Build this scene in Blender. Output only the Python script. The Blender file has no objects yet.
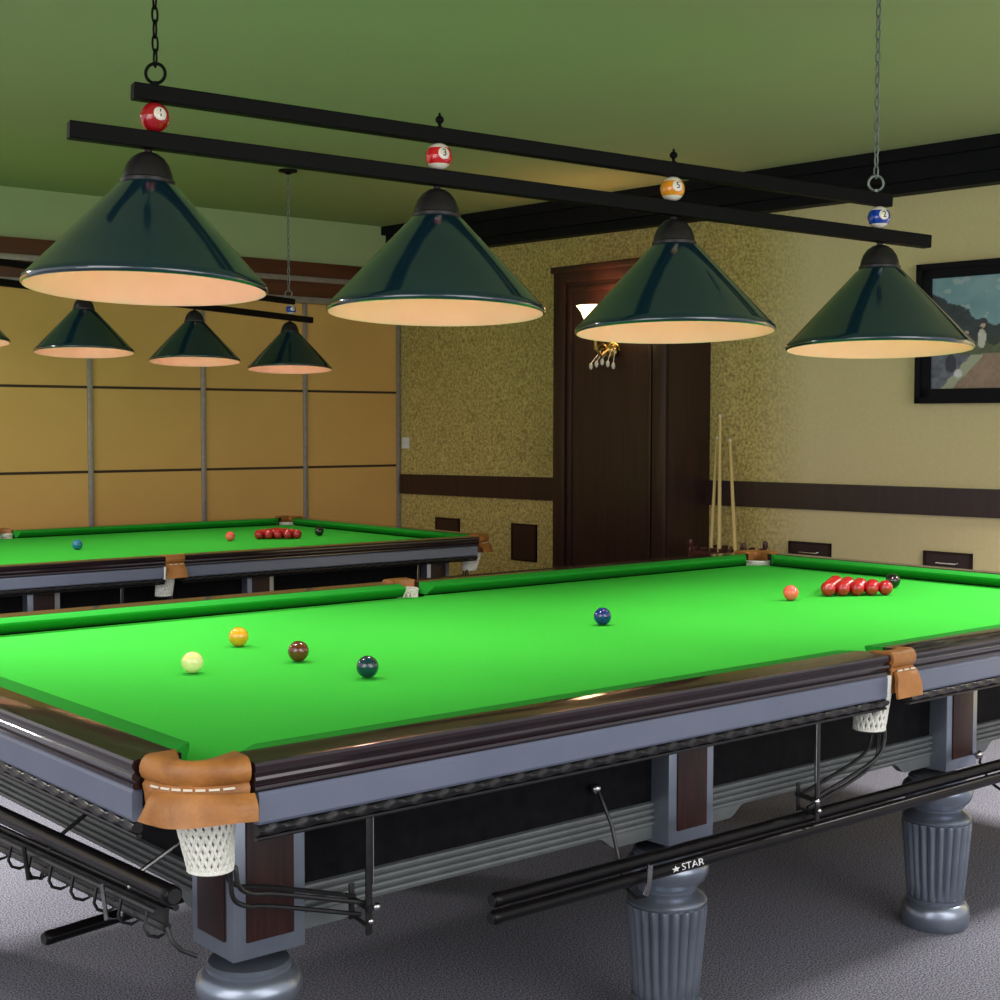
import bpy, bmesh, math, random
from math import pi, sin, cos, sqrt, radians
from mathutils import Vector, Matrix

random.seed(7)
SC = bpy.context.scene
COL = SC.collection
ZB = 0.815                 # height of the slate bed above the floor
L, W = 3.569, 1.778        # playing area

# ------------------------------------------------------------------ materials
def new_mat(name):
    m = bpy.data.materials.new(name)
    m.use_nodes = True
    return m, m.node_tree.nodes, m.node_tree.links, m.node_tree.nodes['Principled BSDF']

def setp(b, **k):
    for n, v in k.items():
        n = n.replace('_', ' ')
        if n in b.inputs:
            b.inputs[n].default_value = v

def mat(name, c1, c2=None, scale=40, rough=.5, metal=0, bump=0, kind='noise', spec=.5, stretch=None, coat=0, lo=.35, hi=.65, detail=3, bscale=None):
    m, N, K, b = new_mat(name)
    setp(b, Roughness=rough, Metallic=metal)
    b.inputs['Specular IOR Level'].default_value = spec
    b.inputs['Coat Weight'].default_value = coat
    b.inputs['Coat Roughness'].default_value = .06
    if c2 is None:
        c2 = tuple(x * .88 for x in c1)
    tc = N.new('ShaderNodeTexCoord'); mp = N.new('ShaderNodeMapping')
    K.new(tc.outputs['Object'], mp.inputs['Vector'])
    if stretch: mp.inputs['Scale'].default_value = stretch
    if kind == 'noise':
        t = N.new('ShaderNodeTexNoise'); t.inputs['Scale'].default_value = scale; t.inputs['Detail'].default_value = detail
        out = t.outputs['Fac']
    else:
        t = N.new('ShaderNodeTexVoronoi'); t.inputs['Scale'].default_value = scale
        out = t.outputs['Distance']
    K.new(mp.outputs['Vector'], t.inputs['Vector'])
    r = N.new('ShaderNodeValToRGB')
    r.color_ramp.elements[0].position = lo; r.color_ramp.elements[1].position = hi
    r.color_ramp.elements[0].color = (*c1, 1); r.color_ramp.elements[1].color = (*c2, 1)
    K.new(out, r.inputs['Fac']); K.new(r.outputs['Color'], b.inputs['Base Color'])
    if bump:
        bp = N.new('ShaderNodeBump'); bp.inputs['Strength'].default_value = bump; bp.inputs['Distance'].default_value = .004
        if bscale:
            t2 = N.new('ShaderNodeTexNoise'); t2.inputs['Scale'].default_value = bscale
            K.new(mp.outputs['Vector'], t2.inputs['Vector']); out = t2.outputs['Fac']
        K.new(out, bp.inputs['Height']); K.new(bp.outputs['Normal'], b.inputs['Normal'])
    return m

def emit(name, col, s):
    m, N, K, b = new_mat(name)
    setp(b, Base_Color=(*col, 1)); b.inputs['Emission Color'].default_value = (*col, 1); b.inputs['Emission Strength'].default_value = s
    return m

def wallpaper(name, base, dark, amt, plain):
    m, N, K, b = new_mat(name)
    setp(b, Roughness=.62); b.inputs['Specular IOR Level'].default_value = .25
    tc = N.new('ShaderNodeTexCoord'); mp = N.new('ShaderNodeMapping'); K.new(tc.outputs['Object'], mp.inputs['Vector'])
    mp.inputs['Rotation'].default_value = (radians(45), 0, 0)
    v = N.new('ShaderNodeTexVoronoi'); v.inputs['Scale'].default_value = 17; v.inputs['Randomness'].default_value = .25
    K.new(mp.outputs['Vector'], v.inputs['Vector'])
    n = N.new('ShaderNodeTexNoise'); n.inputs['Scale'].default_value = 58; n.inputs['Detail'].default_value = 4
    K.new(tc.outputs['Object'], n.inputs['Vector'])
    w = N.new('ShaderNodeMath'); w.operation = 'SINE'
    mu = N.new('ShaderNodeMath'); mu.operation = 'MULTIPLY'; mu.inputs[1].default_value = 330
    K.new(v.outputs['Distance'], mu.inputs[0]); K.new(mu.outputs[0], w.inputs[0])
    a = N.new('ShaderNodeMath'); a.operation = 'MULTIPLY_ADD'; a.inputs[1].default_value = .16
    K.new(w.outputs[0], a.inputs[0]); K.new(n.outputs['Fac'], a.inputs[2])
    r = N.new('ShaderNodeValToRGB'); r.color_ramp.elements[0].position = .36; r.color_ramp.elements[1].position = .60
    r.color_ramp.elements[0].color = (*[b0 * (1 - amt) + d * amt for b0, d in zip(base, dark)], 1)
    r.color_ramp.elements[1].color = (*base, 1)
    K.new(a.outputs[0], r.inputs['Fac'])
    sx = N.new('ShaderNodeSeparateXYZ'); K.new(tc.outputs['Object'], sx.inputs[0])
    mr = N.new('ShaderNodeMapRange'); mr.inputs['From Min'].default_value = 3.25; mr.inputs['From Max'].default_value = 2.85
    mr.inputs['To Min'].default_value = 0; mr.inputs['To Max'].default_value = .9
    K.new(sx.outputs['Y'], mr.inputs['Value'])
    mx = N.new('ShaderNodeMix'); mx.data_type = 'RGBA'
    K.new(mr.outputs[0], mx.inputs['Factor']); K.new(r.outputs['Color'], mx.inputs['A']); mx.inputs['B'].default_value = (*plain, 1)
    K.new(mx.outputs['Result'], b.inputs['Base Color'])
    bp = N.new('ShaderNodeBump'); bp.inputs['Strength'].default_value = .25; bp.inputs['Distance'].default_value = .003
    K.new(a.outputs[0], bp.inputs['Height']); K.new(bp.outputs['Normal'], b.inputs['Normal'])
    return m

M = {}
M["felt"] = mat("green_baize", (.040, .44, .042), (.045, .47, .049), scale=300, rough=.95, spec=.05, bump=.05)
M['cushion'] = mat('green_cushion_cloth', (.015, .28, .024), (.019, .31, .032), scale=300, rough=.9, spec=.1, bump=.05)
M['wood'] = mat('dark_lacquered_mahogany', (.010, .0045, .007), (.016, .0065, .009), scale=14, rough=.3, spec=.1, stretch=(1, 6, 6), coat=1)
M['panelwood'] = mat('red_brown_wood_grain', (.014, .004, .0035), (.028, .008, .006), scale=20, rough=.45, spec=.3, stretch=(5, 5, .35))
M['grey'] = mat('grey_satin_lacquer', (.125, .145, .205), (.14, .16, .222), scale=6, rough=.38, metal=.25)
M['silver'] = mat('silver_grey_leg_paint', (.20, .235, .29), (.25, .285, .34), scale=9, rough=.30, metal=.75)
M['black'] = mat('black_board', (.004, .004, .005), (.007, .007, .008), scale=30, rough=.6, spec=.05)
M['rope'] = mat('black_carved_moulding', (.006, .005, .006), (.010, .009, .010), scale=50, rough=.35, spec=.4)
M['rib'] = mat('grey_green_ribbed_paint', (.085, .10, .10), (.11, .12, .12), scale=20, rough=.45)
M['leather'] = mat('tan_pocket_leather', (.25, .094, .017), (.36, .145, .029), scale=22, rough=.5, bump=.25, bscale=140)
M['leather_mid'] = M['leather']
M['stitch'] = mat('cream_thread', (.75, .66, .52), rough=.7)
M['net'] = mat('white_pocket_net', (.78, .78, .70), (.62, .63, .56), scale=200, rough=.85)
M['iron'] = mat('blackened_iron', (.012, .012, .013), (.02, .02, .02), scale=60, rough=.35, metal=.4)
M['chrome'] = mat('worn_chrome', (.55, .55, .55), (.42, .42, .42), scale=60, rough=.25, metal=1)
M['tube'] = mat('black_tube_plastic', (.004, .0035, .004), (.006, .005, .0055), scale=30, rough=.28, spec=.15)
M['white'] = mat('white_print', (.75, .75, .75), rough=.5)
M['shade'] = mat('dark_green_enamel', (.0038, .019, .030), (.0048, .022, .033), scale=8, rough=.14, coat=.8, spec=.6)
M['lining'] = mat('cream_enamel_lining', (.86, .52, .42), (.88, .56, .46), scale=8, rough=.6)
M['blackmetal'] = mat('black_powder_coat', (.002, .002, .002), (.003, .0028, .0028), scale=80, rough=.5, spec=.08)
M['cap'] = mat('black_bakelite_cap', (.012, .010, .011), (.015, .012, .013), scale=40, rough=.4, spec=.3)
M['chain'] = mat('grey_steel_chain', (.20, .23, .21), (.16, .18, .17), scale=60, rough=.4, metal=.6)
M['bulb'] = emit('warm_bulb', (1, .60, .50), 38)
M['ceil'] = mat('green_ceiling_paint', (.36, .405, .215), (.365, .41, .22), scale=2, rough=.9, spec=.1)
M['ceil2'] = mat('green_wall_paint', (.35, .43, .22), (.355, .44, .225), scale=2, rough=.9, spec=.1)
M['tan'] = mat('tan_wall_panel', (.66, .385, .115), (.70, .415, .125), scale=2.2, rough=.55, detail=5, spec=.3)
M['seam'] = mat('dark_brown_joint', (.045, .022, .008), rough=.7)
M['paper'] = wallpaper('gold_damask_wallpaper', (.68, .53, .185), (.17, .125, .03), .9, (.68, .565, .315))
M['dark'] = mat('very_dark_brown_wood', (.020, .0075, .006), (.034, .011, .009), scale=8, rough=.35, stretch=(5, 5, .3))
M['cornice'] = mat('near_black_cornice', (.004, .004, .006), (.006, .0055, .008), scale=8, rough=.6, spec=.15)
M['beam'] = mat('red_brown_beam', (.075, .020, .008), (.11, .032, .012), scale=5, rough=.5, stretch=(.3, 3, 3))
M['strip'] = mat('grey_metal_strip', (.30, .27, .25), (.36, .32, .30), scale=30, rough=.4, metal=.4)
M['carpet'] = mat('charcoal_speckled_carpet', (.058, .058, .070), (.27, .27, .31), scale=210, rough=1, spec=.05, bump=.3, lo=.40, hi=.60, detail=6)
M['plaster'] = mat('plain_plaster', (.55, .52, .42), rough=.9)
M['gold'] = mat('gilt_brass', (.60, .42, .14), (.45, .30, .09), scale=60, rough=.3, metal=1)
M['switch'] = mat('white_plastic', (.75, .75, .74), rough=.4)
M['ash'] = mat('pale_ash_wood', (.60, .42, .15), (.66, .50, .20), scale=30, rough=.35, stretch=(8, 8, .5))
M['rackwood'] = mat('dark_red_rack_wood', (.05, .012, .012), (.08, .02, .018), scale=25, rough=.3)
M['sconce'] = emit('lit_opal_glass', (1, .66, .34), 7)
M['crystal'] = mat('crystal_drop', (.7, .65, .55), rough=.05, spec=.9)

def ballmat(n, c, c2=None):
    M[n] = mat(n, c, c2, scale=6, rough=.08, coat=.6)
ballmat('red_ball', (.34, .005, .010), (.38, .007, .012))
ballmat('pink_ball', (.75, .10, .07), (.80, .13, .09))
ballmat('black_ball', (.006, .006, .007))
ballmat('blue_ball', (.006, .025, .16))
ballmat('brown_ball', (.085, .022, .008), (.12, .03, .01))
ballmat('teal_ball', (.006, .038, .050))
ballmat('yellow_ball', (.72, .34, .012))
ballmat('cue_ball', (.72, .72, .22), (.76, .74, .34))
ballmat('skyblue_ball', (.02, .17, .32))
ballmat('orange_ball', (.78, .28, .012))
ballmat('ivory_ball', (.80, .74, .62))
ballmat('spacer_red', (.38, .008, .014))
ballmat('spacer_scarlet', (.62, .012, .02))
ballmat('spacer_blue', (.008, .045, .36))

# ------------------------------------------------------------------ geometry container
class G:
    def __init__(s): s.v = []; s.f = []; s.m = []
    def add(s, v, f, mi=0):
        o = len(s.v); s.v += [tuple(p) for p in v]
        s.f += [tuple(i + o for i in q) for q in f]; s.m += [mi] * len(f); return s
    def box(s, a, b, bev=0, mi=0):
        x0, y0, z0 = [min(p, q) for p, q in zip(a, b)]; x1, y1, z1 = [max(p, q) for p, q in zip(a, b)]
        if bev:
            bm = bmesh.new(); bmesh.ops.create_cube(bm, size=1)
            for v in bm.verts: v.co = Vector((x0 + (v.co.x + .5) * (x1 - x0), y0 + (v.co.y + .5) * (y1 - y0), z0 + (v.co.z + .5) * (z1 - z0)))
            bmesh.ops.bevel(bm, geom=bm.edges[:], offset=bev, segments=2, affect='EDGES', profile=.6)
            bm.verts.index_update()
            s.add([v.co for v in bm.verts], [[v.index for v in f.verts] for f in bm.faces], mi); bm.free(); return s
        v = [(x0, y0, z0), (x1, y0, z0), (x1, y1, z0), (x0, y1, z0), (x0, y0, z1), (x1, y0, z1), (x1, y1, z1), (x0, y1, z1)]
        return s.add(v, [(0, 3, 2, 1), (4, 5, 6, 7), (0, 1, 5, 4), (1, 2, 6, 5), (2, 3, 7, 6), (3, 0, 4, 7)], mi)
    def loft(s, rings, close=False, caps=True, mi=0, cyc=True):
        n = len(rings[0]); v = [p for r in rings for p in r]; f = []
        R = len(rings)
        for i in range(R if close else R - 1):
            j = (i + 1) % R
            for k in range(n if cyc else n - 1):
                l = (k + 1) % n
                f.append((i * n + k, i * n + l, j * n + l, j * n + k))
        if caps and not close and cyc:
            f.append(tuple(range(n))[::-1]); f.append(tuple((R - 1) * n + k for k in range(n)))
        return s.add(v, f, mi)
    def lathe(s, prof, c=(0, 0, 0), n=32, mi=0, caps=True, axis=None, mod=None):
        rings = []
        for r, z in prof:
            ring = []
            for k in range(n):
                a = 2 * pi * k / n
                rr = r if mod is None else mod(r, z, a)
                p = Vector((rr * cos(a), rr * sin(a), z))
                if axis is not None: p = axis @ p
                ring.append((c[0] + p.x, c[1] + p.y, c[2] + p.z))
            rings.append(ring)
        return s.loft(rings, caps=caps, mi=mi)
    def tube(s, pts, r, n=10, mi=0, close=False):
        P = [Vector(p) for p in pts]; rings = []; m = len(P); up = None
        for i, p in enumerate(P):
            a = P[i - 1] if (i or close) else p; b = P[(i + 1) % m] if (i < m - 1 or close) else p
            t = (b - a).normalized()
            if up is None: up = Vector((0, 0, 1)) if abs(t.z) < .9 else Vector((1, 0, 0))
            u = (up - t * up.dot(t)).normalized(); up = u; w = t.cross(u)
            rr = r[i] if isinstance(r, (list, tuple)) else r
            rings.append([p + (u * cos(2 * pi * k / n) + w * sin(2 * pi * k / n)) * rr for k in range(n)])
        return s.loft(rings, close=close, mi=mi)
    def sphere(s, c, r, n=24, m=14, mi=0, sq=(1, 1, 1)):
        v = [(c[0], c[1], c[2] + r * sq[2])]; f = []
        for i in range(1, m):
            t = pi * i / m
            for k in range(n):
                a = 2 * pi * k / n
                v.append((c[0] + r * sq[0] * sin(t) * cos(a), c[1] + r * sq[1] * sin(t) * sin(a), c[2] + r * sq[2] * cos(t)))
        v.append((c[0], c[1], c[2] - r * sq[2])); e = len(v) - 1
        for k in range(n):
            l = (k + 1) % n
            f.append((0, 1 + k, 1 + l)); f.append((e, e - n + l, e - n + k))
            for i in range(m - 2):
                f.append((1 + i * n + k, 1 + (i + 1) * n + k, 1 + (i + 1) * n + l, 1 + i * n + l))
        return s.add(v, f, mi)
    def prism(s, poly, d0, d1, fn, mi=0):
        """polygon (2D) extruded from d0 to d1; fn maps (u, v, d) to a point"""
        n = len(poly)
        v = [fn(u, w, d0) for u, w in poly] + [fn(u, w, d1) for u, w in poly]
        f = [tuple(range(n))[::-1], tuple(range(n, 2 * n))] + [(k, (k + 1) % n, n + (k + 1) % n, n + k) for k in range(n)]
        return s.add(v, f, mi)
    def map(s, fn):
        s.v = [tuple(fn(*p)) for p in s.v]; return s
    def joinin(s, g):
        s.add(g.v, g.f); s.m[-len(g.f):] = g.m; return s

ORIGIN = {}
def build(name, g, mats, parent=None, smooth=True, angle=38, up=True):
    """link the collected geometry (world coordinates, z counted from the bed) as one mesh object"""
    if not isinstance(mats, (list, tuple)): mats = [mats]
    if parent is None:
        o = Vector((0, 0, 0))
    else:
        o = ORIGIN[parent]
    me = bpy.data.meshes.new(name)
    dz = ZB if up else 0
    me.from_pydata([(x - o.x, y - o.y, z + dz - o.z) for x, y, z in g.v], [], g.f)
    for m in mats: me.materials.append(m)
    if len(mats) > 1: me.polygons.foreach_set('material_index', g.m)
    bm = bmesh.new(); bm.from_mesh(me)
    bmesh.ops.recalc_face_normals(bm, faces=bm.faces[:])
    bm.to_mesh(me); bm.free()
    if smooth:
        me.polygons.foreach_set('use_smooth', [True] * len(me.polygons))
        me.set_sharp_from_angle(angle=radians(angle))
    ob = bpy.data.objects.new(name, me); COL.objects.link(ob)
    if parent is not None: ob.parent = parent
    ORIGIN[ob] = o
    return ob

def recenter(ob, c):
    """put the object's origin at c (world coordinates)"""
    c = Vector(c)
    ob.data.transform(Matrix.Translation(-c)); ob.location = c; ORIGIN[ob] = c

def tag(o, label, cat, group=None):
    o['label'] = label; o['category'] = cat
    if group: o['group'] = group
    return o
def thing(name, label, cat, loc, group=None):
    o = bpy.data.objects.new(name, None); COL.objects.link(o); o.location = loc; o.empty_display_size = .1
    ORIGIN[o] = Vector(loc)
    return tag(o, label, cat, group)
def struct(name, g, m, **k):
    o = build(name, g, m, **k); o['kind'] = 'structure'; return o
def copy_tree(o, parent=None):
    c = o.copy(); COL.objects.link(c)
    if parent is not None: c.parent = parent
    for ch in list(o.children): copy_tree(ch, c)
    return c

def arc(c, r, a0, a1, n):
    return [(c[0] + r * cos(a0 + (a1 - a0) * i / n), c[1] + r * sin(a0 + (a1 - a0) * i / n)) for i in range(n + 1)]
def bez(a, c, b, t):
    return ((1 - t) ** 2 * a[0] + 2 * t * (1 - t) * c[0] + t * t * b[0], (1 - t) ** 2 * a[1] + 2 * t * (1 - t) * c[1] + t * t * b[1])

# ------------------------------------------------------------------ camera
CAM = (-1.2199, -2.2054, .5984); yaw, pitch, roll, F = .87, -.053, .0021, 1460.65
def camera():
    fw = Vector((cos(yaw) * cos(pitch), sin(yaw) * cos(pitch), sin(pitch)))
    r = Vector((sin(yaw), -cos(yaw), 0)); u = r.cross(fw)
    c, s = cos(roll), sin(roll); r, u = c * r + s * u, -s * r + c * u
    cd = bpy.data.cameras.new('camera'); cd.sensor_width = 36; cd.lens = F / 1000 * 36; cd.clip_start = .05; cd.clip_end = 100
    o = bpy.data.objects.new('camera', cd); COL.objects.link(o)
    mw = Matrix(((r.x, u.x, -fw.x, CAM[0]), (r.y, u.y, -fw.y, CAM[1]), (r.z, u.z, -fw.z, CAM[2] + ZB), (0, 0, 0, 1)))
    o.matrix_world = mw; SC.camera = o
camera()

# ------------------------------------------------------------------ the room
CEIL = 1.99
YW = 6.372
KW = .061
def wx(y): return 5.2 + KW * (4.2 - y)     # the end wall runs very slightly out of square
FLOOR = -ZB
XL, YN = -5.0, -5.5                         # how far the floor reaches past the frame
CX, CY = -1.9, -1.9                         # the ceiling, end wall and tan wall stop a little past what the photo shows
g = G().box((XL, YN, FLOOR - .1), (6.4, YW + .1, FLOOR)); struct('floor', g, M['carpet'], smooth=False)
g = G().box((CX, CY, CEIL), (6.4, YW + .1, CEIL + .1)); struct('ceiling', g, M['ceil'], smooth=False)
# end wall
g = G(); y0, y1 = CY, YW
g.add([(wx(y0), y0, FLOOR), (wx(y1), y1, FLOOR), (wx(y1), y1, CEIL), (wx(y0), y0, CEIL),
       (wx(y0) + .15, y0, FLOOR), (wx(y1) + .15, y1, FLOOR), (wx(y1) + .15, y1, CEIL), (wx(y0) + .15, y0, CEIL)],
      [(0, 1, 2, 3), (7, 6, 5, 4), (0, 4, 5, 1), (1, 5, 6, 2), (2, 6, 7, 3), (3, 7, 4, 0)])
struct('wall_end', g, M['paper'], smooth=False)
def on_end_wall(name, y0, y1, z0, z1, d, m, bev=.006, zt=None):
    """a board lying on the end wall between y0 and y1; zt = (z0, z1) at y1 when it runs slightly out of level"""
    za = (z0, z1); zb = zt or za
    g = G()
    P = []
    for (dd) in (0, d):
        P += [(wx(y0) - dd, y0, za[0]), (wx(y1) - dd, y1, zb[0]), (wx(y1) - dd, y1, zb[1]), (wx(y0) - dd, y0, za[1])]
    g.add(P, [(0, 3, 2, 1), (4, 5, 6, 7), (0, 1, 5, 4), (1, 2, 6, 5), (2, 3, 7, 6), (3, 0, 4, 7)])
    return g
# cornice in three steps, dado bands
g = on_end_wall('', CY, YW - .002, 1.775, 1.9895, .09, None)
g.joinin(on_end_wall('', CY, YW - .002, 1.83, 1.9895, .13, None)); g.joinin(on_end_wall('', CY, YW - .002, 1.93, 1.9895, .17, None))
struct('trim_1', g, M['cornice'], smooth=False)
g = on_end_wall('', CY, 3.545, .15, .288, .025, None, zt=(.119, .264)); g.joinin(on_end_wall('', CY, 3.545, .15 + .004, .288 - .004, .032, None, zt=(.123, .26)))
struct('trim_2', g, M['dark'], smooth=False)
g = on_end_wall('', 4.505, YW - .03, .094, .247, .025, None, zt=(.084, .224)); struct('trim_3', g, M['dark'], smooth=False)
# tan panelled wall
g = G().box((CX, YW, FLOOR), (wx(YW), YW + .1, 1.42)); struct('wall_left', g, M['tan'], smooth=False)
g = G().box((CX, YW - .004, 1.42), (wx(YW), YW + .1, CEIL)); struct('wall_left_upper', g, M['ceil2'], smooth=False)
g = G().box((CX, YW - .05, 1.43), (wx(YW), YW - .0045, 1.69), bev=.006); struct('trim_4', g, M['beam'])
g = G().box((CX, YW - .062, 1.41), (wx(YW), YW - .0045, 1.452), bev=.004).box((CX, YW - .062, 1.555), (wx(YW), YW - .051, 1.59), bev=.003)
struct('trim_5', g, M['strip'])
for i, z in enumerate((.812, .287)):
    g = G().box((CX, YW - .003, z - .008), (wx(YW) - .02, YW, z + .008)); struct('trim_%d' % (6 + i), g, M['seam'], smooth=False)
xs = [2.685 + .7845 * k for k in range(-5, 3)] + [5.045]
for i, x in enumerate(xs):
    g = G().box((x - .017, YW - .014, FLOOR), (x + .017, YW - .003, 1.41), bev=.003); struct('trim_%d' % (10 + i), g, M['strip'])
# panelled pillar that stands out of the end wall
PX, PY0, PY1, PZ = 4.884, 3.546, 4.503, 1.55
g = G()
g.prism([(PY0, FLOOR), (PY1, FLOOR), (PY1, PZ), (PY0, PZ)], PX, wx(PY0) + .01, lambda u, v, d: (d, u, v))
def frame_on_pillar(g, ya, yb, za, zb, t, d):
    for a, b in (((ya, za), (ya + t, zb)), ((yb - t, za), (yb, zb)), ((ya + t, za), (yb - t, za + t)), ((ya + t, zb - t), (yb - t, zb))):
        g.box((PX - d, a[0], a[1]), (PX + .002, b[0], b[1]), bev=.004)
frame_on_pillar(g, PY0 + .005, PY1 - .005, FLOOR + .1, PZ - .004, .10, .022)
frame_on_pillar(g, PY0 + .125, PY1 - .125, FLOOR + .24, PZ - .13, .03, .014)
g.box((PX - .03, PY0 - .004, FLOOR), (PX, PY1 + .004, FLOOR + .11), bev=.005)
g.box((PX - .035, PY0 - .01, PZ - .04), (wx(PY0) - .02, PY1 + .01, PZ), bev=.006)
struct('wall_pillar', g, M['dark'])

# wall lamp on the pillar
s = thing('wall_sconce', 'lit wall sconce with white glass bowl and gilt scrolls on the dark wooden pillar', 'wall lamp', (PX, 3.99, 1.1 + ZB))
g = G().lathe([(.0, .0), (.045, .002), (.05, .012), (.03, .022), (.02, .03), (.0, .03)], (PX - .014, 3.99, 1.03), n=20, axis=Matrix.Rotation(-pi / 2, 3, 'Y'))
g.tube([(PX - .04, 3.99, 1.03), (PX - .10, 3.99, .99), (PX - .15, 3.99, 1.03), (PX - .15, 3.99, 1.11)], .009)
for sg in (-1, 1):
    pts = []
    for i in range(26):
        a = i / 25 * 2.6 * pi; r = .05 * (1 - i / 32)
        pts.append((PX - .045, 3.99 + sg * (.045 + r * cos(a)), 1.02 + r * sin(a)))
    g.tube(pts, .006, n=6)
g.lathe([(.012, 0), (.03, .01), (.035, .03), (.02, .035)], (PX - .15, 3.99, 1.09), n=16)
build('scroll_bracket', g, M['gold'], s)
g = G().lathe([(.03, 0), (.055, .03), (.07, .08), (.085, .12), (.112, .155), (.106, .155), (.08, .122), (.064, .08), (.05, .034), (.02, .008)], (PX - .15, 3.99, 1.125), n=28)
build('glass_shade', g, M['sconce'], s)
for i in range(5):
    g = G().sphere((PX - .07 - .012 * i, 3.99 + (i - 2) * .035, .955 - .012 * abs(i - 2)), .012, 10, 8, sq=(1, 1, 1.7)); g.tube([(PX - .07 - .012 * i, 3.99 + (i - 2) * .035, .97 - .012 * abs(i - 2)), (PX - .05, 3.99 + (i - 2) * .03, 1.02)], .0025, n=5)
    build('crystal_drop', g, M['crystal'], s)
lt = bpy.data.lights.new('sconce_light', 'POINT'); lt.energy = 1.6; lt.color = (1, .55, .25); lt.shadow_soft_size = .05
lo = bpy.data.objects.new('sconce_light', lt); COL.objects.link(lo); lo.location = (PX - .15, 3.99, 1.33 + ZB)

# small dark wood boxes on the end wall below the dado
def wall_box(yc, w, zt, h, label):
    g = on_end_wall('', yc - w / 2, yc + w / 2, zt - h, zt, .012, None)
    o = thing('wooden_wall_panel', label, 'wall panel', (wx(yc), yc, zt - h + ZB), 'small wooden panels under the dado')
    build('board', g, M['dark'], o, smooth=False)
    fr = G(); t = .012
    for a, b, c, d in ((yc - w / 2, yc + w / 2, zt - t, zt), (yc - w / 2, yc + w / 2, zt - h, zt - h + t), (yc - w / 2, yc - w / 2 + t, zt - h, zt), (yc + w / 2 - t, yc + w / 2, zt - h, zt)):
        fr.joinin(on_end_wall('', a, b, c, d, .016, None))
    build('edging', fr, M['panelwood'], o, smooth=False)
    return o
wall_box(5.846, .245, -.07, .25, 'dark wooden panel low on the wall behind the far table, farthest from the pillar')
wall_box(5.083, .232, -.073, .247, 'dark wooden panel low on the wall just left of the pillar, whole in view')
for yc, w, t in ((2.84, .272, 'smaller dark wooden panel peeping over the rail, nearer the cue rack'), (2.005, .27, 'dark wooden panel peeping over the rail below the picture')):
    o = wall_box(yc, w, -.058, .25, t)
    hg = G().tube([(wx(yc) - .010, yc - .06, -.112), (wx(yc) - .028, yc - .055, -.116), (wx(yc) - .028, yc + .055, -.116), (wx(yc) - .010, yc + .06, -.112)], .006, n=8)
    build('handle', hg, M['chrome'], o)

# light switch beside the corner
o = thing('light_switch', 'small white light switch on the gold wallpaper beside the wall corner', 'switch', (wx(6.31), 6.31, .40 + ZB))
g = on_end_wall('', 6.268, 6.338, .41, .49, .012, None); build('plate', g, M['switch'], o, smooth=False)
g = on_end_wall('', 6.285, 6.321, .43, .47, .016, None); build('rocker', g, M['switch'], o, smooth=False)

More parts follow.
